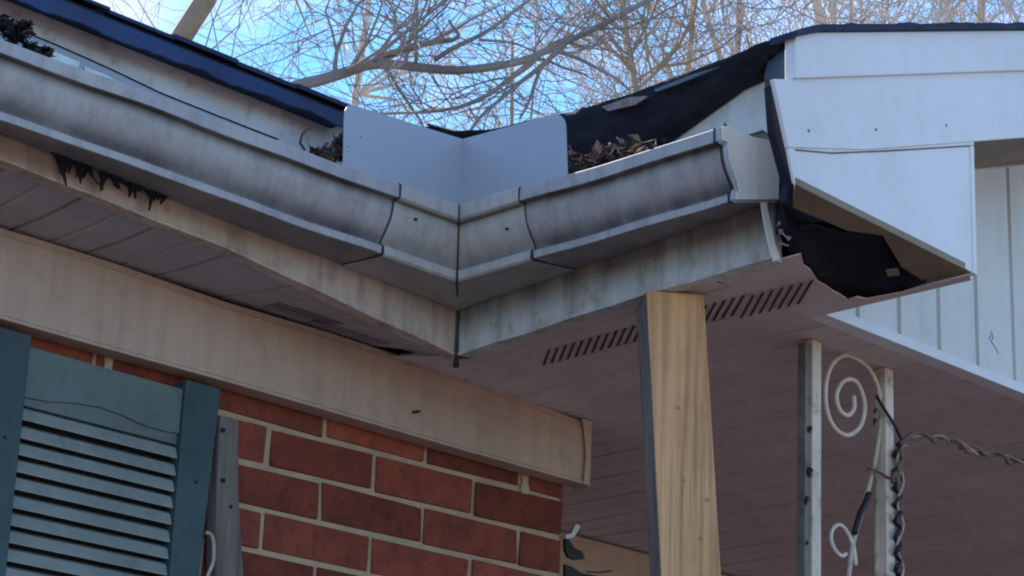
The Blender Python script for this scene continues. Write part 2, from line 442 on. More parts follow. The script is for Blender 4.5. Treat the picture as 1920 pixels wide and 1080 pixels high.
for pl in (((1857, 620), (1862, 632), (1858, 640), (1866, 652)), ((1858, 628), (1854, 636)), ((1866, 652), (1872, 664))):
    b.tube(onY(GY-.001, *pl), .0012, 4)
b.build('scratch', M_post_grey, gs)

# rake board: upper trim band, lower band, underside, return panel
RY = 1.716
def slab(xa, xb, top, bot, y0, y1, name, M, par, bev=.0015):
    b = MB().extrude([(xa, y0, rz(xa)-bot), (xb, y0, rz(xb)-bot), (xb, y0, rz(xb)-top), (xa, y0, rz(xa)-top)], (0, y1-y0, 0))
    return b.build(name, M, par, bevel=bev)
A0, A1_ = onY(RY, (1451, 148), (1479, 276))
rk = MB().extrude([A0, A1_, (2.36, RY, rz(2.36)-.172), (RX, RY, rz(RX)-.172), (RX, RY, rz(RX)-.064), (2.20, RY, rz(2.20)-.064)], (0, .007, 0)).build('rake_board', M_white, house, bevel=.001)
slab(2.196, RX, -.001, .0645, RY-.007, RY+.012, 'rake_trim', M_white, rk)
for px, py in ((1517, 245), (1643, 243), (1775, 235)):
    c = onY(RY-.0008, (px, py))[0]; MB().tube([c, c+Vector((0, .001, 0))], .0022, 8).build('nail', M_post_grey, rk)
b = MB()
RP = onY(RY+.0025, (1474, 260), (1490, 343), (1560, 378), (1700, 450), (1824, 511), (1827, 262), (1640, 262), (1500, 270))
b.extrude(RP, (0, .005, 0))
er = b.build('eave_return', M_white, house, bevel=.0012)
b = MB().extrude([(2.6095, RY, 2.577), (2.6185, RY, 2.577), (2.6200, RY, 2.773), (2.611, RY, 2.773)], (0, .28, 0))
b.build('return_corner', M_white, er, bevel=.001)
b = MB().tube(onY(RY+.0018, (1492, 281), (1560, 287), (1660, 283), (1760, 277), (1825, 273)), .0012, 4)
b.build('panel_seam', M_post_grey, er)
b = MB().extrude(onZ(2.5785, (1490, 345), (1822, 511), (1822, 516), (1740, 533), (1690, 500), (1655, 441), (1590, 433), (1486, 389)), (0, 0, .010))
b.build('return_underside', M_ply, er)
b = MB()   # underside of the rake overhang beyond the return
b.extrude([(2.622, RY+.021, rz(2.622)-.170), (2.622, GY-.013, rz(2.622)-.170), (RX, GY-.013, rz(RX)-.170), (RX, RY+.021, rz(RX)-.170)], (0, 0, .006))
b.build('rake_soffit', M_ply, house)
# the dark cavity: near-black boards added to keep the hole dark, torn felt inside
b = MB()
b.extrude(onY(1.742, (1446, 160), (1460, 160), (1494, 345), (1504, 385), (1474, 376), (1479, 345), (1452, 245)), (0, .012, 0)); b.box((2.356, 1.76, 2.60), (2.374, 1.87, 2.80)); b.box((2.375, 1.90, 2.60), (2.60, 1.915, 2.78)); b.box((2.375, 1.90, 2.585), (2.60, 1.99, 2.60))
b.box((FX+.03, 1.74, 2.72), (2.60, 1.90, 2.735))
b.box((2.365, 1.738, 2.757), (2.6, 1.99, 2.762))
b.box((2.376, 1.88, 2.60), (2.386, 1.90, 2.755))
b.build('added_cavity_dark_boards', M_felt, house)
b = MB(); rows = []
fl = [((1462, 372), (1478, 470)), ((1500, 400), (1512, 505)), ((1530, 420), (1540, 532)), ((1590, 436), (1575, 552)), ((1640, 436), (1620, 558)), ((1658, 452), (1660, 552)), ((1680, 494), (1690, 546)), ((1735, 514), (1737, 530))]
for i, (a, c) in enumerate(fl):
    zz_ = 2.590; A1 = onp(2, zz_, *a); C1 = onp(2, 2.574, *c)
    row = []
    for k in range(6):
        t = k/5; p = A1.lerp(C1, t); p.z += .028*math.sin(t*math.pi) + .006*math.sin(i*2.1+k*1.7)*math.sin(t*math.pi)
        row.append(p)
    rows.append(row)
b.loft(rows)
o = b.build('torn_felt', M_felt, house, smooth=True)
md = o.modifiers.new('thick', 'SOLIDIFY'); md.thickness = .002; md.offset = 1
b = MB().extrude(onZ(2.5725, (1661, 508), (1683, 505), (1687, 516), (1665, 519)), (0, 0, .002))
b.build('pale_scrap', M_ply, house)

# roof: two slopes meeting in the valley, shingle courses with stepped edges
EL, ER = 2.45, 2.30
b = MB()
ZL = 2.836
def roofL(x, y): return ZL+SL*(y-EL)
def roofR(x, y): return 2.835+SL*(x-ER)
top_y = 4.65
b.extrude([(-1.2, EL, ZL), (ER, EL, ZL), (4.5, 4.65, roofL(0, 4.65)), (4.5, 4.7, roofL(0, 4.7)), (-1.2, 4.7, roofL(0, 4.7))], (0, 0, .006))
b.extrude([(-1.2, 4.7, roofL(0, 4.7)), (6.9, 4.7, roofL(0, 4.7)), (6.9, 7.2, ZL), (-1.2, 7.2, ZL)], (0, 0, .012))
b.extrude([(ER+.03, RY+.015, roofR(ER+.03, 0)), (RX, RY+.015, roofR(RX, 0)), (RX, 4.65, roofR(RX, 0)), (ER+.03, EL+.05, roofR(ER+.03, 0))], (0, 0, -.010))
b.extrude([(RX, RY+.015, roofR(RX, 0)), (6.9, RY+.015, 2.848-.073), (6.9, 4.65, 2.848-.073), (RX, 4.65, roofR(RX, 0))], (0, 0, -.010))
roof = b.build('roof', M_shingle, house)
random.seed(11)
b = MB()
def tabs(a, c, up, n, t0, th, drop, outv, down=(0, 0, -1)):
    "row of shingle tabs between points a and c; each tab a thin slab lying up the slope"
    a = Vector(a); c = Vector(c); up = Vector(up)
    for i in range(n):
        p = a.lerp(c, i/n); q = a.lerp(c, (i+.985)/n)
        j = Vector(outv)*random.uniform(-.004, .004) + Vector((0, 0, random.uniform(-.002, .002)))
        b.extrude([p+j, q+j, q+j+up, p+j+up], (0, 0, th*random.uniform(.8, 1.25)))
for cr in range(14):
    y = EL-.012+cr*.12; xe = ER+(y-EL)
    tabs((-1.2, y, roofL(0, y)+.0065+.004), (xe, y, roofL(0, y)+.0065+.004), (0, .15, .15*SL-.003), int((xe+1.2)/.11), 0, .0055, 0, (0, 1, 0))
for cr in range(14):
    x = ER+.024+cr*.12; ye = EL+.02+(x-ER)
    tabs((x, ye, 2.8375+SL*(x-ER)), (x, RY+.014, 2.8375+SL*(x-ER)), (.15, 0, .15*SL-.003), int((ye-1.7)/.11), 0, .0055, 0, (1, 0, 0))
b.build('shingle_courses', M_shingle, roof)
# sagging layer seen along the rake, with the ragged top edge of the shingles
b = MB(); rows = []
for i in range(90):
    x = 2.188+i*.02
    if x > 4.2: break
    z = rz(x)+.0015-(.008*(1-i/3) if i < 3 else 0); e = .003*random.random()
    if 0 <= i < 0: pass
    dd = .03 if x < 2.35 else .3
    rows.append([(x, RY-.014-e, z), (x, RY-.014-e, z+.008+.004*random.random()), (x, RY+dd, z+.010), (x, RY+dd, z)])
b.loft(rows, True, True)
b.build('rake_shingles', M_shingle, roof)
# drip edge on the left eave
b = MB(); rows = []
for i in range(240):
    x = -1.2 + (ER-.235+1.2)*i/239
    zb = ZL-.019-.003*math.sin(x*5)-.0035*random.random()-.003*math.sin(x*47)*math.sin(x*13)
    rows.append([(x, EL-.004, zb), (x, EL-.006, ZL-.001), (x, EL+.045, ZL-.0015), (x, EL+.045, ZL-.006), (x, EL+.001, ZL-.006), (x, EL+.001, zb)])
b.loft(rows, True, True)
b.build('drip_edge', M_drip, roof)
# torn underlayment folded over the right eave, hanging across the fascia
up = [(800, 232), (850, 246), (920, 243), (1000, 222), (1060, 212), (1120, 195), (1200, 170), (1290, 135), (1360, 108), (1430, 80), (1478, 66)]
lo = [(800, 250), (850, 272), (930, 300), (1000, 318), (1062, 326), (1110, 318), (1180, 292), (1235, 262), (1310, 208), (1380, 158), (1424, 138)]
b = MB(); rows = []
for i in range(len(up)*4-3):
    k, t = divmod(i, 4); t /= 4
    k2 = min(k+1, len(up)-1)
    a = (up[k][0]+(up[k2][0]-up[k][0])*t, up[k][1]+(up[k2][1]-up[k][1])*t); c = (lo[k][0]+(lo[k2][0]-lo[k][0])*t, lo[k][1]+(lo[k2][1]-lo[k][1])*t)
    A1 = onp(0, 2.288, *a); C1 = onp(0, 2.325, *c); row = [A1+Vector((.05, 0, .008))]
    for q in range(8):
        s_ = q/7; p = A1.lerp(C1, s_); p.x += (.006*math.sin(q*1.9+i*.55)+.004*math.sin(q*3.1-i*1.3))*math.sin(s_*math.pi)+random.uniform(-.0022, .0022)
        row.append(p)
    row.append(C1+Vector((.020, 0, -.002)))
    rows.append(row)
b.loft(rows)
o = b.build('torn_underlayment', M_felt, roof, smooth=True)
md = o.modifiers.new('thick', 'SOLIDIFY'); md.thickness = .0025; md.offset = -1
# pale patches stuck on it
b = MB()
b.extrude([p for p in onX(2.283, (1128, 200), (1180, 182), (1215, 180), (1190, 196), (1140, 208))], (.003, 0, 0))
b.build('scuffed_patch', M_twig, roof)
b = MB().extrude(onX(2.2835, (1225, 168), (1290, 142), (1350, 124), (1330, 133), (1270, 158), (1230, 172)), (.003, 0, 0))
b.build('scuffed_patch', M_flash, roof)
# bent flashing between eave and rake
b = MB()
pf = [((1448, 96), (1482, 78)), ((1440, 120), (1484, 112)), ((1434, 142), (1480, 148)), ((1436, 165), (1462, 160)), ((1440, 190), (1453, 178)), ((1444, 215), (1455, 210)), ((1438, 232), (1452, 240))]
rows = []
for i, (a, c) in enumerate(pf):
    A1 = onp(0, 2.312, *a); C1 = onp(0, 2.300, *c); M1 = (A1+C1)/2 + Vector((.006, 0, 0)); rows.append([A1, M1, C1])
b.loft(rows); o = b.build('bent_flashing', M_flash, roof, smooth=True)
md = o.modifiers.new('thick', 'SOLIDIFY'); md.thickness = .0015

# recessed rear wall of the porch with its own frieze
b = MB(); b.box((WX, 3.362, 0), (6.4, 3.46, 2.60)); b.col = [.9]*len(b.v)
b.build('porch_wall', M_brick, house)
b = MB(); b.box((WX+.002, 3.325, 2.43), (6.4, 3.3615, 2.572))
b.build('frieze_board', M_frieze, house, bevel=.002)
b = MB(); b.box((6.3, 2.02, 0), (6.4, 3.36, 2.60)); b.col = [1]*len(b.v)
b.build('porch_side_wall', M_brick, house)

# ------------------------------------------------------------------ rain gutter
PR = [(.0035, 2.722), (.0035, 2.618), (.094, 2.618), (.0950, 2.6188), (.0950, 2.6292), (.0940, 2.6300), (.0875, 2.6305), (.0880, 2.636),
      (.091, 2.642), (.0950, 2.648), (.0995, 2.6545), (.1035, 2.661), (.1070, 2.668), (.1095, 2.675), (.1110, 2.682), (.112, 2.688), (.1125, 2.693), (.1135, 2.6962),
      (.1250, 2.6962), (.126, 2.6972), (.126, 2.7150), (.1250, 2.7165), (.114, 2.7165), (.113, 2.713)]
def offs(P, d):
    o = []
    for i, p in enumerate(P):
        a = P[max(i-1, 0)]; c = P[min(i+1, len(P)-1)]
        tx, tz = c[0]-a[0], c[1]-a[1]; l_ = math.hypot(tx, tz) or 1
        o.append((p[0]+tz/l_*d, p[1]-tx/l_*d))
    return o
def zadj(s, z):   # s = distance from the inside corner; the lip rides up a little towards it
    h = (z-2.618)/.1
    return z + h*(.007 - .012*min(1, s/.9)) + (.0012*math.sin(s*11)+.0006*math.sin(s*29))*1.0
def zfull(kind, s, o, z):   # the gutter has rolled forward: its back bottom edge climbs away from the corner
    return zadj(s, z) + ((.029*min(s, 1.1) if kind == 'L' else min(.030, .047*s)) if o < .02 and z < 2.65 else 0) - (.003 if o < .02 and z < 2.65 else 0)
def sweep(P, kind, s0, s1, n, wob=.0012):
    "rows of profile P along one leg; mitred at the inside corner when s0 is None"
    rows = []
    for i in range(n+1):
        row = []
        for (o_, z_) in P:
            end = (FX-o_) if kind == 'L' else (FY-o_)
            e0 = end if s0 is None else (FX if kind == 'L' else FY)-s0
            e1 = (FX if kind == 'L' else FY)-s1
            q = e0+(e1-e0)*i/n; s_ = (FX if kind == 'L' else FY)-q
            w_ = wob*math.sin(q*23+z_*40)*(1 if s_ > .25 else 0)
            if kind == 'L': row.append((q, FY-o_-w_, zfull('L', s_, o_, z_)))
            else: row.append((FX-o_-w_, q, zfull('R', s_, o_, z_)))
        rows.append(row)
    return rows
T = .0012
PROFILE_TONE = [.6, .55, .6, 1, 1, .9, .36, .30, .38, .62, .85, 1]+[1, 1, 1, .80, .48, .28, .38]+[1]*5  # tone per profile point: darkened underside, then grime in both creases
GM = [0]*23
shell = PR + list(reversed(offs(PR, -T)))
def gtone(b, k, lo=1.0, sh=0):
    "grime settled in the creases of the profile and a darker underside, uneven along its length"
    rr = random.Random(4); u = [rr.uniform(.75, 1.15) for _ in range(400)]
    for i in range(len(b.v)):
        q = i % k + sh; g_ = PROFILE_TONE[q] if q < len(PROFILE_TONE) and q-sh < k/2 else 1
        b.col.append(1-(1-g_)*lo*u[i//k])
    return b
gut = thing('rain_gutter', 'grey grime-streaked aluminium gutter wrapping the inside corner of the eaves', 'gutter', (FX, FY, 2.618))
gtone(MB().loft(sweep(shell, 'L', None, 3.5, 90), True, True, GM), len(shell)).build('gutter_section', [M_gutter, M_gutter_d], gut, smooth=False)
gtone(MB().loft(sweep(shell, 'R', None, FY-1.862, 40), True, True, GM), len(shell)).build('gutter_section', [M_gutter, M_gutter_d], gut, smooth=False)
# corner strip wrapped outside both legs
sub = PR[1:23]
o2 = offs(sub, .0028); o1 = offs(sub, .0004)
strip = o2+list(reversed(o1))
rot = MB().loft(sweep(strip, 'L', None, .247, 4, 0), True, True); rot.loft(sweep(strip, 'R', None, .253, 4, 0), True, True)
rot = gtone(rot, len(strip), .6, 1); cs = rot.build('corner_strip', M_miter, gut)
b = MB()
pth = [Vector((FX-o_-.001, FY-o_-.001, zadj(.2, z_))) for o_, z_ in offs(sub, .003)]
b.tube(pth, [.0015, .002, .0022, .002, .0016, .0015, .0014]+[.0012]*(len(pth)-7), 5)
b.build('sealant_seam', M_seal, cs); b = MB()
b.tube([Vector((FX-.094, FY-.094, 2.6165)), Vector((FX-.045, FY-.045, 2.6168)), Vector((FX-.003, FY-.003, 2.617))], [.0024, .0012, .0024], 5)
b.build('sealant_seam', M_seal, cs)
for kind, s_ in (('L', .2485), ('R', .2545)):
    q = [(FX-s_, FY-o_, zfull(kind, s_, o_, z_)) if kind == 'L' else (FX-o_, FY-s_, zfull(kind, s_, o_, z_)) for o_, z_ in offs(sub, .0012)]
    MB().tube(q, [.0009, .0022, .0030, .0018]+[.0011]*(len(q)-4), 5).build('sealant_seam', M_seal, cs)
b = MB()
for c, n_ in ((onY(FY-.1165, (780, 411))[0], Vector((0, -1, 0))), (onX(FX-.1165, (950, 429))[0], Vector((-1, 0, 0)))):
    MB().tube([c-n_*.002, c+n_*.0015], [.0026, .0022], 8).build('rivet', M_seal, cs)
# end cap on the right leg, pressed to the gutter's profile
EC = [(.0005, 2.735)] + PR[1:22] + [(.112, 2.722), (.06, 2.722), (.05, 2.724)]
EC = [(o_*1.0, zfull('R', FY-1.86, o_, z_)) for o_, z_ in EC]
b = MB().extrude([(FX-o_, 1.861, z_) for o_, z_ in EC], (0, -.0025, 0))
ec = b.build('end_cap', M_cap, gut)
b = MB()   # rolled rim of the cap
rim = [(FX-o_-.000, 1.8600, z_) for o_, z_ in [(o2_, zfull('R', FY-1.86, o2_, z2_)) for o2_, z2_ in offs(PR[1:22], .0012)]]
b.tube([(x, y+.004, z) for x, y, z in rim], .0030, 5)
b.build('cap_rim', M_guard, ec)
b = MB()
b.tube([(x, y+.012, z) for x, y, z in rim], .0016, 5)
b.build('cap_sealant', M_seal, ec)
b = MB().extrude(onX(FX-.006, (1420, 236), (1440, 216), (1448, 214), (1456, 244), (1440, 250)), (.002, 0, 0))
b.build('cap_flange', M_cap, ec)

# splash guard: two tall plates riding on the lip, rounded outer corners
def rounded(P, idx, r_, n=8):
    o = []
    for i, p in enumerate(P):
        if i != idx: o.append(p); continue
        a, c = P[i-1], P[(i+1) % len(P)]
        d1 = (a-p).normalized(); d2 = (c-p).normalized()
        for k in range(n+1):
            t = k/n; o.append(p + d1*r_*(1-t)**2 + d2*r_*t*t)
    return o
gl = FY-.1245; gr = FX-.1245
cx_top, cx_bot = Vector((gr-.0005, gl-.0005, 2.833)), Vector((gr-.0005, gl-.0005, 2.722))
Lp = [cx_top] + onY(gl, (646, 192), (643, 322)) + [cx_bot]
Rp = [cx_top] + onX(gr, (1060, 208), (1064, 334)) + [cx_bot]
b = MB()
b.extrude(rounded(Lp, 1, .022), (0, .0015, 0))
b.extrude(rounded(Rp, 1, .030), (.0015, 0, 0))
sg = b.build('splash_guard', M_guard, gut)
b = MB().tube([cx_top+Vector((.001, .001, -.001)), cx_bot+Vector((.001, .001, -.003))], .0016, 5)
b.build('guard_fold', M_guard, sg)
# back flange of the gutter showing above the sagging lip at the left
b = MB()
hi = onY(2.488, (-300, -50), (0, 33), (50, 63), (100, 83), (157, 108), (210, 132), (300, 175), (400, 215), (520, 262))
lo_ = [Vector((p.x, p.y, 2.70)) for p in hi]
b.loft([[h_, l__, l__+Vector((0, .0015, 0)), h_+Vector((0, .0015, 0))] for h_, l__ in zip(hi, lo_)], True, True)
b.build('back_flange', M_guard, gut)
b = MB().tube([p+Vector((0, -.0012, .0005)) for p in hi], .0012, 4)
b.build('flange_shadow_bead', M_seal, gut)
b = MB()
b.extrude(onY(2.44, (42, 68), (105, 98), (150, 117), (146, 128), (98, 110), (70, 96), (40, 74)), (0, .003, 0))
b.extrude(onY(2.44, (158, 124), (205, 143), (215, 150), (196, 146), (160, 134)), (0, .003, 0))
b.build('hanger_strap', M_cap, gut)

# ------------------------------------------------------------------ debris
random.seed(3)
def debris(name, label, spots, n, tw, sx, M1, M2, up=.03):
    b = MB()
    for _ in range(n):
        c = Vector(random.choice(spots)) + Vector((random.gauss(0, sx), random.gauss(0, sx), random.gauss(0, sx*.5)))
        a = Vector((random.uniform(-1, 1), random.uniform(-1, 1), random.uniform(-.5, .8))).normalized()
        d = a.cross(Vector((random.uniform(-1, 1), random.uniform(-1, 1), random.uniform(-1, 1)))).normalized()
        l_, w_ = random.uniform(.005, .013), random.uniform(.003, .008)
        if random.random() < .15: l_ *= 1.7; w_ *= 1.6
        k = len(b.v); cu = a.cross(d)*random.uniform(.001, .005)
        b.v += [c-a*l_, c+d*w_+cu, c+a*l_, c-d*w_+cu]; mi_ = random.choice((0, 0, 2, 3)); b.face((k, k+1, k+2), mi_); b.face((k, k+2, k+3), mi_)
    for _ in range(tw):
        c = Vector(random.choice(spots)) + Vector((random.gauss(0, sx), random.gauss(0, sx), random.gauss(0, sx*.3)))
        a = Vector((random.uniform(-1, 1), random.uniform(-1, 1), random.uniform(-.1, 1.2))).normalized()*random.uniform(.01, up)
        bend = Vector((random.gauss(0, 1), random.gauss(0, 1), random.gauss(0, 1)))*.006
        b.tube([c-a*.6, c+bend, c+a*.5, c+a*.9+bend*.7], [.0013, .0012, .001, .0006], 4, 1)
    o = b.build(name, [M1, M2, M_leaf if M1 is M_grime else M_leaf2, M1 if M1 is M_grime else M_leaf3]); o['kind'] = 'stuff'; o['label'] = label; return o
sp = [tuple(onp(1, 2.40, px, py)) for px, py in ((598, 285), (612, 288), (625, 290), (635, 290), (640, 280), (632, 270), (640, 265))]
debris('leaf_litter', 'dark leaves and curled twigs caught against the left end of the splash guard', sp, 70, 26, .0055, M_leaf, M_leaf, .022)
b = MB().tube(onX(2.25, (1362, 246), (1360, 236), (1358, 230)), [.004, .0025, .001], 5); b.tube(onX(2.25, (1366, 246), (1366, 238)), [.003, .001], 5)
o = b.build('leaf_stub', M_leaf); tag(o, 'tiny brown leaf stub poking up beside the gutter end cap', 'leaf')
b = MB()
for pl in (((572, 282), (563, 268), (567, 252), (576, 241), (582, 240)), ((606, 292), (622, 272), (640, 258), (643, 248)), ((585, 288), (600, 284), (615, 268))):
    b.tube(onY(2.40, *pl), [.0022]*len(pl), 5)
o = b.build('curled_twig', M_leaf); tag(o, 'curled dark twig sticking up from the gutter left of the splash guard', 'twig')
sp = [tuple(onp(0, 2.262, px, py)) for px, py in ((1070, 318), (1085, 312), (1100, 308), (1125, 302), (1150, 292), (1170, 288), (1190, 282), (1080, 295), (1110, 290), (1140, 280), (1200, 280), (1175, 275))]
debris('leaf_litter', 'purple-brown leaves and pale twigs heaped in the right gutter', sp+[tuple(onp(0, 2.250, px, py)) for px, py in ((1215, 282), (1225, 279))], 170, 34, .0072, M_leaf, M_twig, .016)
sp = [tuple(onp(1, 2.43, px, py)) for px, py in ((-20, 35), (5, 45), (20, 55), (40, 65), (30, 75), (60, 88), (85, 100), (48, 52), (10, 62))]
debris('leaf_litter', 'dark wet leaves spilling over the far left of the gutter', sp, 130, 25, .005, M_grime, M_leaf, .014)
# black clumps hanging from the gutter bottom against the left fascia
random.seed(9)
b = MB()
for (px, py, ln) in [(105+8*i, 285+3.2*i, 26+10*math.sin(i*1.3)) for i in range(8)]+[(205+8*i, 322+3.0*i, 24+12*math.sin(i*1.1+1)) for i in range(13)]+[(0+9*i, 238+3.4*i, 10) for i in range(9)]:
    for _ in range(7):
        x_, y_ = px+random.gauss(0, 5), py-12+random.gauss(0, 3)
        P = onY(2.488, (x_, y_-10), (x_+random.gauss(0, 3), y_+ln*random.uniform(.1, .6)), (x_+random.gauss(4, 7), y_+ln*random.uniform(.3, 1.0)+max(0, random.gauss(-6, 14))))
        q_ = random.uniform(.6, 1.3); b.tube(P, [.0045*q_, .0055*q_, .0012], 5)
for pl in (((80, 256), (120, 274), (172, 296), (160, 322), (152, 336), (143, 312), (120, 300)), ((198, 308), (260, 330), (322, 356), (318, 366), (284, 374), (268, 356), (240, 352), (222, 334))):
    b.extrude(onY(2.4985, *pl), (0, -.008, 0))
for pl in (((160, 300), (168, 325), (182, 342), (195, 356)), ((130, 295), (146, 312), (150, 332))):
    b.tube(onY(2.488, *pl), [.0014]*len(pl), 4)
o = b.build('hanging_debris', M_grime); o['kind'] = 'stuff'; o['label'] = 'black rotted clumps hanging from the gutter underside at far left'

# ------------------------------------------------------------------ wooden prop post
base_t = Vector((2.3675, 2.0626, 2.5575)); d_ = Vector((2.3857, 2.0416, 2.1436))-base_t
base_b = base_t + d_*(2.5575/-d_.z); ctr_off = Vector((.70, .71, 0)).normalized()*.039
ang = YAW
f1 = Vector((math.cos(ang+R(-6)), -math.sin(ang+R(-6)), 0))   # along the wide face
f2 = Vector((-f1.y, f1.x, 0))                                    # away from the viewer
post = thing('wooden_post', 'yellow unpainted pine post propping the sagging right eave', 'post', tuple(base_b+ctr_off))
b = MB(); hw = .0425
for s_, z_ in ((0, 0),):
    pass
def sq(c, h): return [c-f1*h-f2*0, c+f1*h, c+f1*h+f2*2*h, c-f1*h+f2*2*h]
rows = [sq(base_t.lerp(base_b, k/12), hw) for k in range(13)]
n0 = 0
b.loft(rows, True, True)
for i in range(len(b.f)):
    pass
for a in range(12):        # the narrow left side gets its own grey
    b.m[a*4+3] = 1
b.build('post_shaft', [M_post, M_post_grey], post, bevel=.0025)
b = MB()
for px, py in ((1308, 938), (1262, 905), (1258, 770), (1290, 1010)):
    c = base_t.lerp(base_b, (py-547)/(1080-547)*.162) + f1*((px-1266)/4300*2.95-.03*(py-547)/533*0) - f2*.0005
    MB().tube([c, c-f2*.0006+Vector((0, 0, 0))], [.003, .0022], 8).build('knot', M_ply, post)

# ------------------------------------------------------------------ wrought-iron column
IY = 2.08
col = thing('iron_column', 'peeling white wrought-iron porch column with spiral scrollwork', 'column', (2.82, IY, .12))
def tube4(xa, xb, y0, y1, z0, z1, dxb, name, M):
    b = MB(); b.loft([[(xa+dxb*t, y0, z1+(z0-z1)*t), (xb+dxb*t, y0, z1+(z0-z1)*t), (xb+dxb*t, y1, z1+(z0-z1)*t), (xa+dxb*t, y1, z1+(z0-z1)*t)] for t in [k/10 for k in range(11)]], True, True)
    return b.build(name, M, col, bevel=.0015)
tube4(2.713, 2.735, IY, IY+.022, .124, 2.576, -.03, 'upright', M_iron)
u2 = tube4(2.902, 2.924, IY, IY+.022, .124, 2.576, -.03, 'upright', M_iron)
b = MB().box((2.65, IY-.02, .1205), (2.93, IY+.045, .130))
b.build('mounting_plate', M_rust, col)
def bar(pl, r_, name, M, y=IY+.011, sub=3):
    P = onY(y, *pl)
    # smooth the traced path
    Q = []
    for i in range(len(P)-1):
        p0, p1, p2, p3 = P[max(i-1, 0)], P[i], P[i+1], P[min(i+2, len(P)-1)]
        for k in range(sub):
            t = k/sub
            Q.append(.5*((2*p1)+(-p0+p2)*t+(2*p0-5*p1+4*p2-p3)*t*t+(-p0+3*p1-3*p2+p3)*t**3))
    Q.append(P[-1])
    return MB().tube(Q, r_, 7).build(name, M, col, smooth=True)
bar([(1600, 742), (1601, 765), (1590, 779), (1575, 770), (1568, 745), (1575, 722), (1590, 711), (1606, 717), (1617, 740), (1621, 765), (1615, 795), (1600, 812), (1585, 816), (1568, 806), (1555, 785), (1548, 755), (1549, 715), (1560, 683), (1580, 667), (1600, 670), (1622, 684), (1638, 706), (1648, 735), (1655, 765)], .0041, 'scroll', M_iron)
bar([(1655, 745), (1650, 800), (1643, 850), (1634, 890), (1622, 940), (1608, 985), (1597, 1030), (1590, 1090)], .0042, 'diagonal_bar', M_iron2)
bar([(1604, 1060), (1600, 1025), (1588, 997), (1574, 984), (1561, 992), (1558, 1012), (1566, 1032), (1578, 1043), (1586, 1038)], .0036, 'scroll', M_iron)
bar([(1630, 925), (1622, 945), (1612, 965), (1602, 1000)], .0050, 'tape_wrap', M_black, IY+.004)
bar([(1655, 760), (1649, 830), (1645, 960), (1644, 1090)], .0065, 'inner_strut', M_iron2, IY+.02)
bar([(1626, 877), (1645, 884), (1668, 897)], .0020, 'tie_wire', M_rust, IY-.002)
for px, py, r_ in ((1518, 805, .006), (1518, 885, .008), (1512, 938, .007), (1513, 1018, .004), (1640, 790, .006), (1641, 770, .005)):
    c = onp(1, IY+.001, px, py); MB().tube([c+Vector((0, 0, r_)), c+Vector((.001, -.001, r_*.4)), c+Vector((-.001, 0, -r_*.3)), c-Vector((0, 0, r_*1.1))], [r_*.15, r_*.6, r_*.45, r_*.1], 6).build('rusted_clip', M_black, col)
tube4(2.700, 2.7125, IY+.004, IY+.020, .131, 2.569, -.03, 'side_flange', M_flange)  # separate strip, darker grey, along the left upright

# dark cable and vine
def traced(pl, y, sub=4):
    P = [onp(1, y, *p) for p in pl]; Q = []
    for i in range(len(P)-1):
        p0, p1, p2, p3 = P[max(i-1, 0)], P[i], P[i+1], P[min(i+2, len(P)-1)]
        for k in range(sub):
            t = k/sub; Q.append(.5*((2*p1)+(-p0+p2)*t+(2*p0-5*p1+4*p2-p3)*t*t+(-p0+3*p1-3*p2+p3)*t**3))
    Q.append(P[-1]); return Q
wire = thing('black_cable', 'black cable coiled down the right upright of the iron column', 'cable', tuple(onp(1, IY-.004, 1688, 1090)))
b = MB().tube(traced([(1643, 742), (1660, 770), (1676, 795), (1686, 815), (1694, 832)], IY-.006), .0026, 6); b.build('cable_lead', M_black, wire, smooth=True)
b = MB(); pl = []
for k in range(60):
    t = k/59; pl.append((1682+5*math.sin(k*.9)+t*2, 830+t*260))
b.tube([onp(1, IY-.006+.006*math.cos(k*.9), *p) for k, p in enumerate(pl)], [.0038+.0012*math.sin(k*1.7) for k in range(60)], 6)
b.build('cable_coil', M_black, wire, smooth=True)
b = MB(); b.tube([onp(1, IY-.007+.004*math.cos(k*.8), 1688+6*math.sin(k*.7+2), 825+k*9.2) for k in range(30)], .0022, 5)
b.build('pale_tendril', M_iron2, wire, smooth=True)
vine = thing('dry_vine', 'brown twisted dry vine stretching right from the iron column', 'vine', tuple(onp(1, IY-.01, 1695, 840)))
base = [(1680, 905), (1686, 860), (1694, 832), (1710, 820), (1740, 822), (1770, 822), (1795, 830), (1820, 841), (1850, 850), (1880, 855), (1920, 868), (1990, 885), (2080, 900)]
ctl = traced(base, IY-.01, 6)
for ph, r_, mt in ((0, .0038, M_vine), (2.6, .0030, M_vine), (4.4, .0024, M_vine2)):
    b = MB(); Q = []
    for k, p in enumerate(ctl):
        a_ = k*.42+ph+.9*math.sin(k*.23+ph); Q.append(p+Vector((0, math.cos(a_), math.sin(a_)))*(.0050+.0025*math.sin(k*.37+ph*2)))
    b.tube(Q, [r_*(1+.3*math.sin(k*.8+ph)) for k in range(len(Q))], 6); b.build('vine_strand', mt, vine, smooth=True)

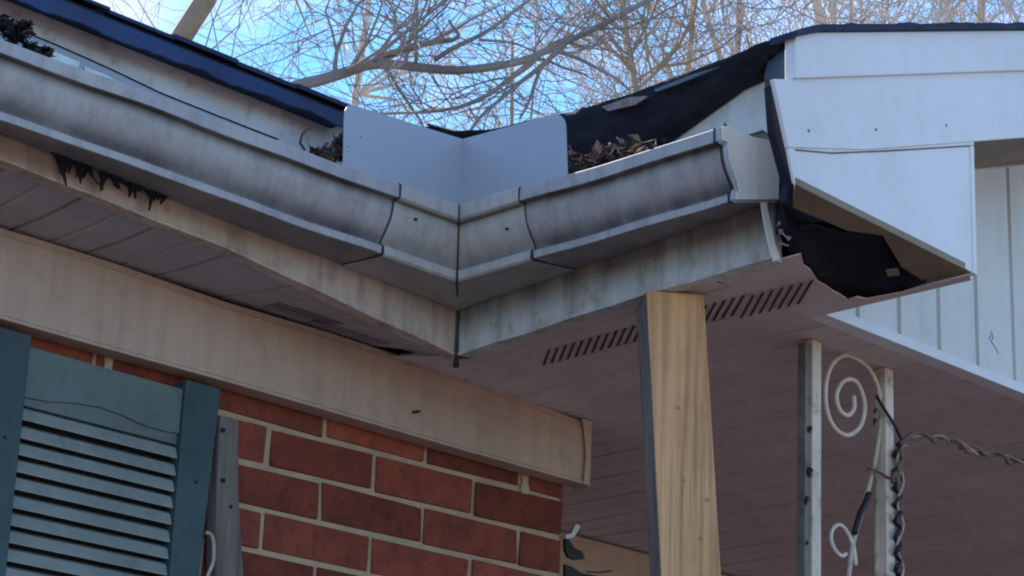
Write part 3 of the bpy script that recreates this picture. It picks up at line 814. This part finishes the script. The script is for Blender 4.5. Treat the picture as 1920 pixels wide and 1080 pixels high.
# ------------------------------------------------------------------ shutter
SY = 2.688
sh = thing('window_shutter', 'teal louvred wooden shutter hung beneath the tan frieze board', 'shutter', (1.84, 2.71, 1.25))
b = MB().extrude([(1.975, SY-.004, 1.25), (1.998, SY-.004, 1.25), (2.028, SY-.004, 2.16), (2.041, SY-.004, 2.447), (1.975, SY-.004, 2.447)], (0, .026, 0)); b.build('stile', M_shut_d, sh, bevel=.002)
b = MB().box((1.632, SY-.004, 1.25), (1.7005, WY-.006, 2.447)); b.build('stile', M_shut_d, sh, bevel=.002)
zs0 = 2.346
prof_ = [(1.7010, 2.3575), (1.74, 2.360), (1.79, 2.3685), (1.83, 2.372), (1.87, 2.369), (1.91, 2.3625), (1.95, 2.3615), (1.9745, 2.364)]
b = MB().extrude([(1.7010, SY+.002, 2.432)]+[(x, SY+.002, z) for x, z in prof_]+[(1.9745, SY+.002, 2.432)], (0, .020, 0))
b.extrude([(1.7012, SY+.006, 2.375), (1.7012, SY+.006, zs0+.001), (1.9743, SY+.006, zs0+.001), (1.9743, SY+.006, 2.375)], (0, .014, 0))
b.build('top_rail', M_shut_r, sh, bevel=.001)
b = MB(); z = zs0; k = 0
while z > 1.33:
    e = random.uniform(-.0008, .0008)
    b.extrude([(1.7012, SY+.001, z-.0225+e), (1.7012, SY+.018, z-.004+e), (1.7012, SY+.018, z+.001+e), (1.7012, SY+.0065, z-.0045+e), (1.7012, SY+.001, z-.019+e)], (.2731, 0, 0))
    z -= .0250
b.build('louvre_slats', M_shut, sh, bevel=.0008)
b = MB().box((1.7012, SY+.021, 1.25), (1.9743, WY-.007, 2.375)); b.build('dark_backing', M_slot, sh)  # near-black sheet painting the dark between the slats
b = MB().box((1.7012, SY+.002, 1.25), (1.9743, SY+.020, 1.32)); b.build('bottom_rail', M_shut, sh, bevel=.001)
b = MB()
for px, py in ((367, 904), (9, 820)):
    c = onp(1, SY-.0045, px, py); b.tube([c, c-Vector((0, .001, 0))], .0028, 8); b.build('screw', M_slot, sh); b = MB()

# weathered strip beside it
pts = onY(2.690, (402, 778), (440, 778), (446, 840), (452, 930), (458, 1010), (463, 1090))
lf = onY(2.690, (392, 1090), (404, 900))
b = MB()
xs_t = [(2.409, 2.032, 2.066), (2.36, 2.032, 2.070), (2.30, 2.036, 2.076), (2.24, 2.040, 2.086), (2.16, 2.048, 2.100), (1.9, 2.050, 2.110), (1.2, 2.052, 2.115)]
rows = []
for z, xa, xb in xs_t:
    xa += .016; xb += .024
    rows.append([(xa, 2.714, z), (xa+.004, 2.695, z), (xa+(xb-xa)*.45, 2.688, z), (xb-.005, 2.692, z), (xb, 2.714, z)])
b.loft(rows, True, True)
ws = b.build('wooden_strip', M_trim, bevel=.0015)
tag(ws, 'weathered grey wooden strip with nail holes between shutter and brick', 'trim strip')
b = MB()
for px, py in ((420, 806), (420, 900), (433, 950)):
    c = onp(1, 2.6875, px, py); b.tube([c, c+Vector((0, .004, 0))], [.0034, .003], 8)
    o = b.build('nail_hole', M_slot); o.parent = ws; b = MB()
hk = MB().tube(traced([(386, 999), (393, 1000), (399, 1010), (401, 1030), (399, 1055), (390, 1078), (386, 1100)], 2.680), [.0030]*25, 6).build('wire_hook', M_iron2, smooth=True)
tag(hk, 'small cream wire hook curling beside the grey wooden strip', 'hook')

# black bracket behind the brick corner
br = thing('cable_bracket', 'black curved bracket with pale clip at the brick corner', 'bracket', tuple(onp(1, 2.9, 1075, 1040)))
b = MB().extrude(onY(2.90, (1060, 1008), (1067, 1012), (1076, 1026), (1092, 1034), (1097, 1048), (1080, 1050), (1066, 1045), (1060, 1030)), (0, .006, 0))
b.extrude(onY(2.90, (1060, 1058), (1072, 1062), (1090, 1074), (1118, 1079), (1120, 1100), (1060, 1100)), (0, .006, 0))
b.build('bracket_arm', M_black, br)
b = MB().extrude(onY(2.895, (1080, 982), (1089, 987), (1076, 1008), (1060, 1010), (1062, 1002), (1072, 1000)), (0, .006, 0))
b.build('clip', M_cap, br)
b = MB().tube(onY(2.90, (1100, 1072), (1125, 1073), (1148, 1070)), .0018, 5)
b.build('wire_end', M_rust, br)

# ------------------------------------------------------------------ bare trees
def pt(px, py, D):   # a point D metres off along the line of sight, for limbs measured in the photo
    d = ray(px, py).normalized(); return EYE + d*(D/ math.hypot(d.x, d.y))
def grow(b, p, d, ln, r_, lev, rng, spread=.6, updrift=.15, minr=.004, kids=(3, 5)):
    n = 5 if lev > 0 else 3; path = [p]; rad = [r_]; dirs = [d]
    for i in range(n):
        d = (d + Vector((rng.gauss(0, .22), rng.gauss(0, .22), rng.gauss(0, .18)+updrift*.3))).normalized()
        p = p + d*ln/n; path.append(p); rad.append(max(r_*(1-.7*(i+1)/n), minr*.6)); dirs.append(d)
    b.tube(path, rad, 5 if r_ > .03 else (4 if r_ > .012 else 3))
    if lev <= 0: return
    for _ in range(rng.randint(*kids)):
        i = rng.randint(1, n); a = rng.uniform(0, 2*math.pi); base_d = dirs[i]
        u = base_d.cross(Vector((0, 0, 1)) if abs(base_d.z) < .9 else Vector((1, 0, 0))).normalized(); v_ = base_d.cross(u)
        s_ = spread*rng.uniform(.6, 1.4)
        nd = (base_d + (u*math.cos(a)+v_*math.sin(a))*s_ + Vector((0, 0, updrift))).normalized()
        grow(b, path[i], nd, ln*rng.uniform(.5, .75), max(rad[i]*rng.uniform(.5, .75), minr), lev-1, rng, spread, updrift, minr, kids)

def tree(px, D, height, r_, seed, M, label, lev=4, lean=(0, 0), kids=(3, 5), minr=.004, updrift=.08, first=.28):
    rng = random.Random(seed)
    g0 = ray(px, 540); g0 = Vector((g0.x, g0.y, 0)).normalized()*D
    t = thing('bare_tree', label, 'tree', (g0.x, g0.y, 0), 'bare winter trees behind the roof')
    tb = MB(); path = []; rad = []; p = g0.copy(); d = Vector((lean[0], lean[1], 1)).normalized(); n = 9
    for i in range(n+1):
        path.append(p.copy()); rad.append(r_*.55*(1-.85*i/n)+.006)
        d = (d+Vector((rng.gauss(0, .06), rng.gauss(0, .06), .05))).normalized(); p = p+d*height/n
    tb.tube(path, rad, 8); tb.build('trunk', M, t, smooth=True)
    cb = MB()
    for i in range(n+1):
        if i/n < first: continue
        for k in range(4 if i < n else 5):
            a = rng.uniform(0, 2*math.pi); up_ = rng.uniform(.25, .9)
            nd = Vector((math.cos(a), math.sin(a), up_)).normalized()
            grow(cb, path[i], nd, height*rng.uniform(.20, .34)*(1.1-.5*i/n), rad[i]*.5, lev-1, rng, .65, updrift, minr, kids)
    cb.build('crown', M, t)
    return t

# the near tree whose long limbs cross the sky above the corner
near = thing('bare_tree', 'nearest bare tree, long grey limb sweeping across above the corner', 'tree', tuple(Vector((pt(440, 260, 9).x, pt(440, 260, 9).y, 0))), 'bare winter trees behind the roof')
D0 = 9.0
tr = MB(); b0 = pt(440, 260, D0)
tr.tube([Vector((b0.x-.1, b0.y+.05, 0)), Vector((b0.x-.05, b0.y, 1.6)), Vector((b0.x, b0.y, 3.2)), pt(440, 250, D0), pt(470, 205, D0), pt(520, 177, D0)], [.17, .15, .12, .085, .06, .045], 10)
tr.build('trunk', M_bark, near, smooth=True)
limbs = [
 ([(515, 178), (560, 160), (600, 150), (640, 138), (690, 122), (740, 121), (800, 128), (860, 132), (930, 124), (985, 112), (1030, 92), (1080, 70), (1130, 46), (1190, 14), (1240, -12)], 10.5, 4),
 ([(690, 122), (720, 104), (760, 92), (810, 80), (845, 76), (860, 66), (850, 52), (842, 38)], 6, 2.2),
 ([(815, 112), (850, 90), (900, 66), (940, 40), (965, 20), (1000, -6)], 4.5, 2.5),
 ([(1010, 105), (985, 128), (950, 152), (925, 172), (890, 190), (850, 203), (800, 210), (750, 212), (700, 214)], 5, 2),
 ([(1060, 84), (1010, 128), (975, 155), (940, 185), (905, 215), (880, 248)], 4.5, 2.5),
 ([(1020, 118), (1005, 150), (992, 190), (975, 222)], 3.4, 2.0),
 ([(1030, 92), (1080, 108), (1120, 128), (1160, 150), (1180, 170)], 4, 1.6),
 ([(985, 112), (1020, 112), (1060, 128), (1100, 140)], 3.5, 1.5),
 ([(900, 75), (960, 80), (1000, 96)], 2.6, 1.5),
]
lb = MB(); rng = random.Random(5)
for pl, w0, w1 in limbs:
    P = [pt(x, y, D0+.10*math.sin(x*.02)) for x, y in pl]; n = len(P)
    Q = []
    for i in range(n-1):
        p0, p1, p2, p3 = P[max(i-1, 0)], P[i], P[i+1], P[min(i+2, n-1)]
        for k in range(3):
            t = k/3; Q.append(.5*((2*p1)+(-p0+p2)*t+(2*p0-5*p1+4*p2-p3)*t*t+(-p0+3*p1-3*p2+p3)*t**3))
    Q.append(P[-1]); rr = [(w0+(w1-w0)*i/(len(Q)-1))/4300*D0*1.05 for i in range(len(Q))]
    rr = [v*1.2 for v in rr]
    lb.tube(Q, rr, 7)
    for i in range(2, len(Q)-1):
        if rng.random() < .38:
            a = rng.uniform(0, 2*math.pi); t_ = (Q[i+1]-Q[i]).normalized()
            nd = (t_*.7+Vector((math.cos(a)*.6, math.sin(a)*.6, rng.uniform(-.3, .9)))).normalized()
            grow(lb, Q[i], nd, rng.uniform(.25, .8), rr[i]*.5, 2, rng, .8, .02, .0034, (2, 3))
lb.build('limbs', M_bark, near)
wl = MB(); rng = random.Random(77); D2 = 12
warm = thing('bare_tree', 'sunlit orange-barked tree forking just right of the splash guard', 'tree', tuple(Vector((pt(1200, 300, D2).x, pt(1200, 300, D2).y, 0))), 'bare winter trees behind the roof')
w0 = pt(1200, 300, D2); wt = MB().tube([Vector((w0.x, w0.y, 0)), Vector((w0.x, w0.y, 2)), w0, pt(1192, 165, D2)], [.09, .08, .035, .022], 8); wt.build('trunk', M_bark_w, warm, smooth=True)
for pl, a_, c_ in (([(1192, 170), (1184, 120), (1176, 70), (1168, 20), (1162, -40)], 13, 9), ([(1184, 130), (1160, 105), (1125, 75), (1085, 50), (1040, 40)], 9, 4), ([(1180, 105), (1200, 70), (1222, 30), (1240, -20)], 8, 5), ([(1192, 170), (1230, 135), (1270, 90), (1300, 30), (1312, -30)], 9, 6), ([(1170, 60), (1140, 30), (1110, -10)], 6, 4), ([(1125, 75), (1130, 110), (1118, 150), (1095, 190)], 4, 2), ([(1240, 125), (1290, 118), (1350, 90), (1400, 50)], 6, 3)):
    P = [pt(x, y, D2) for x, y in pl]; rr = [(a_+(c_-a_)*i/(len(P)-1))/4300*D2*.55 for i in range(len(P))]
    wl.tube(P, rr, 6)
    for i in range(1, len(P)):
        for _ in range(2):
            a = rng.uniform(0, 6.28); t_ = (P[i]-P[i-1]).normalized()
            grow(wl, P[i-1].lerp(P[i], rng.random()), (t_*.6+Vector((math.cos(a)*.7, math.sin(a)*.7, rng.uniform(-.3, .7)))).normalized(), rng.uniform(.4, .9), rr[i]*.5, 2, rng, .8, .05, .0036, (2, 3))
wl.build('limbs', M_bark_w, warm)

# leaning pale trunk at upper left
D1 = 11
lean_t = thing('bare_tree', 'leaning trunk with one sunlit orange side at the upper left', 'tree', tuple(Vector((pt(230, 300, D1).x, pt(230, 300, D1).y, 0))), 'bare winter trees behind the roof')
q0 = pt(230, 300, D1)
tb = MB(); tb.tube([Vector((q0.x, q0.y, 0)), Vector((q0.x, q0.y, 2.2)), pt(270, 210, D1), pt(320, 105, D1), pt(345, 62, D1), pt(385, 0, D1), pt(430, -90, D1), pt(470, -230, D1), pt(500, -420, D1)], [.15, .13, .075, .060, .057, .056, .053, .045, .03], 10)
tb.build('trunk', M_bark_w, lean_t, smooth=True)
cb = MB(); rng = random.Random(21)
for y_ in (-120, -200, -280, -340, -400):
    for k in range(4):
        a = rng.uniform(0, 6.28); grow(cb, pt(440+(-y_-100)*.18, y_, D1), Vector((math.cos(a), math.sin(a), rng.uniform(-.1, .7))).normalized(), rng.uniform(.9, 1.6), .02, 3, rng, .7, .05, .004, (2, 4))
cb.build('crown', M_bark_w, lean_t)

specs = [  # px, distance, height, trunk radius, seed, material, label
 (620, 15, 8.5, .11, 31, M_bark, 'slender grey bare tree left of the splash guard peak'),
 (752, 13, 9.5, .10, 32, M_bark_p, 'pinkish pale straight bare tree behind the long limb'),
 (930, 20, 10, .10, 33, M_bark, 'dark fine-twigged bare tree above the roof valley'),
 (1290, 14, 9.5, .10, 36, M_bark_w, 'warm brown bare tree above the dark torn eave'),
 (1420, 17, 12, .15, 37, M_bark_p, 'cream bare tree crowning the left end of the white rake'),
 (1560, 15, 11, .14, 38, M_bark_p, 'dense cream bare tree over the middle of the white rake'),
 (1700, 16, 11, .13, 39, M_bark_w, 'dense brown bare tree over the white rake, between two cream ones'),
 (1830, 15, 11, .13, 40, M_bark_p, 'cream bare tree at the upper right corner over the rake'),
 (1350, 22, 14, .17, 42, M_bark, 'tall distant grey bare tree left of the rake corner'),
]
for px, D, hh, r_, sd_, M_, lb_ in specs:
    tree(px, D, hh, r_, sd_, M_, lb_, lev=4, kids=(2, 3) if px < 1380 else (2, 4) if px < 1380 else (4, 5), minr=.0024 if px < 1380 else .0044)

for o in bpy.data.objects:
    if '_o' in o: del o['_o']
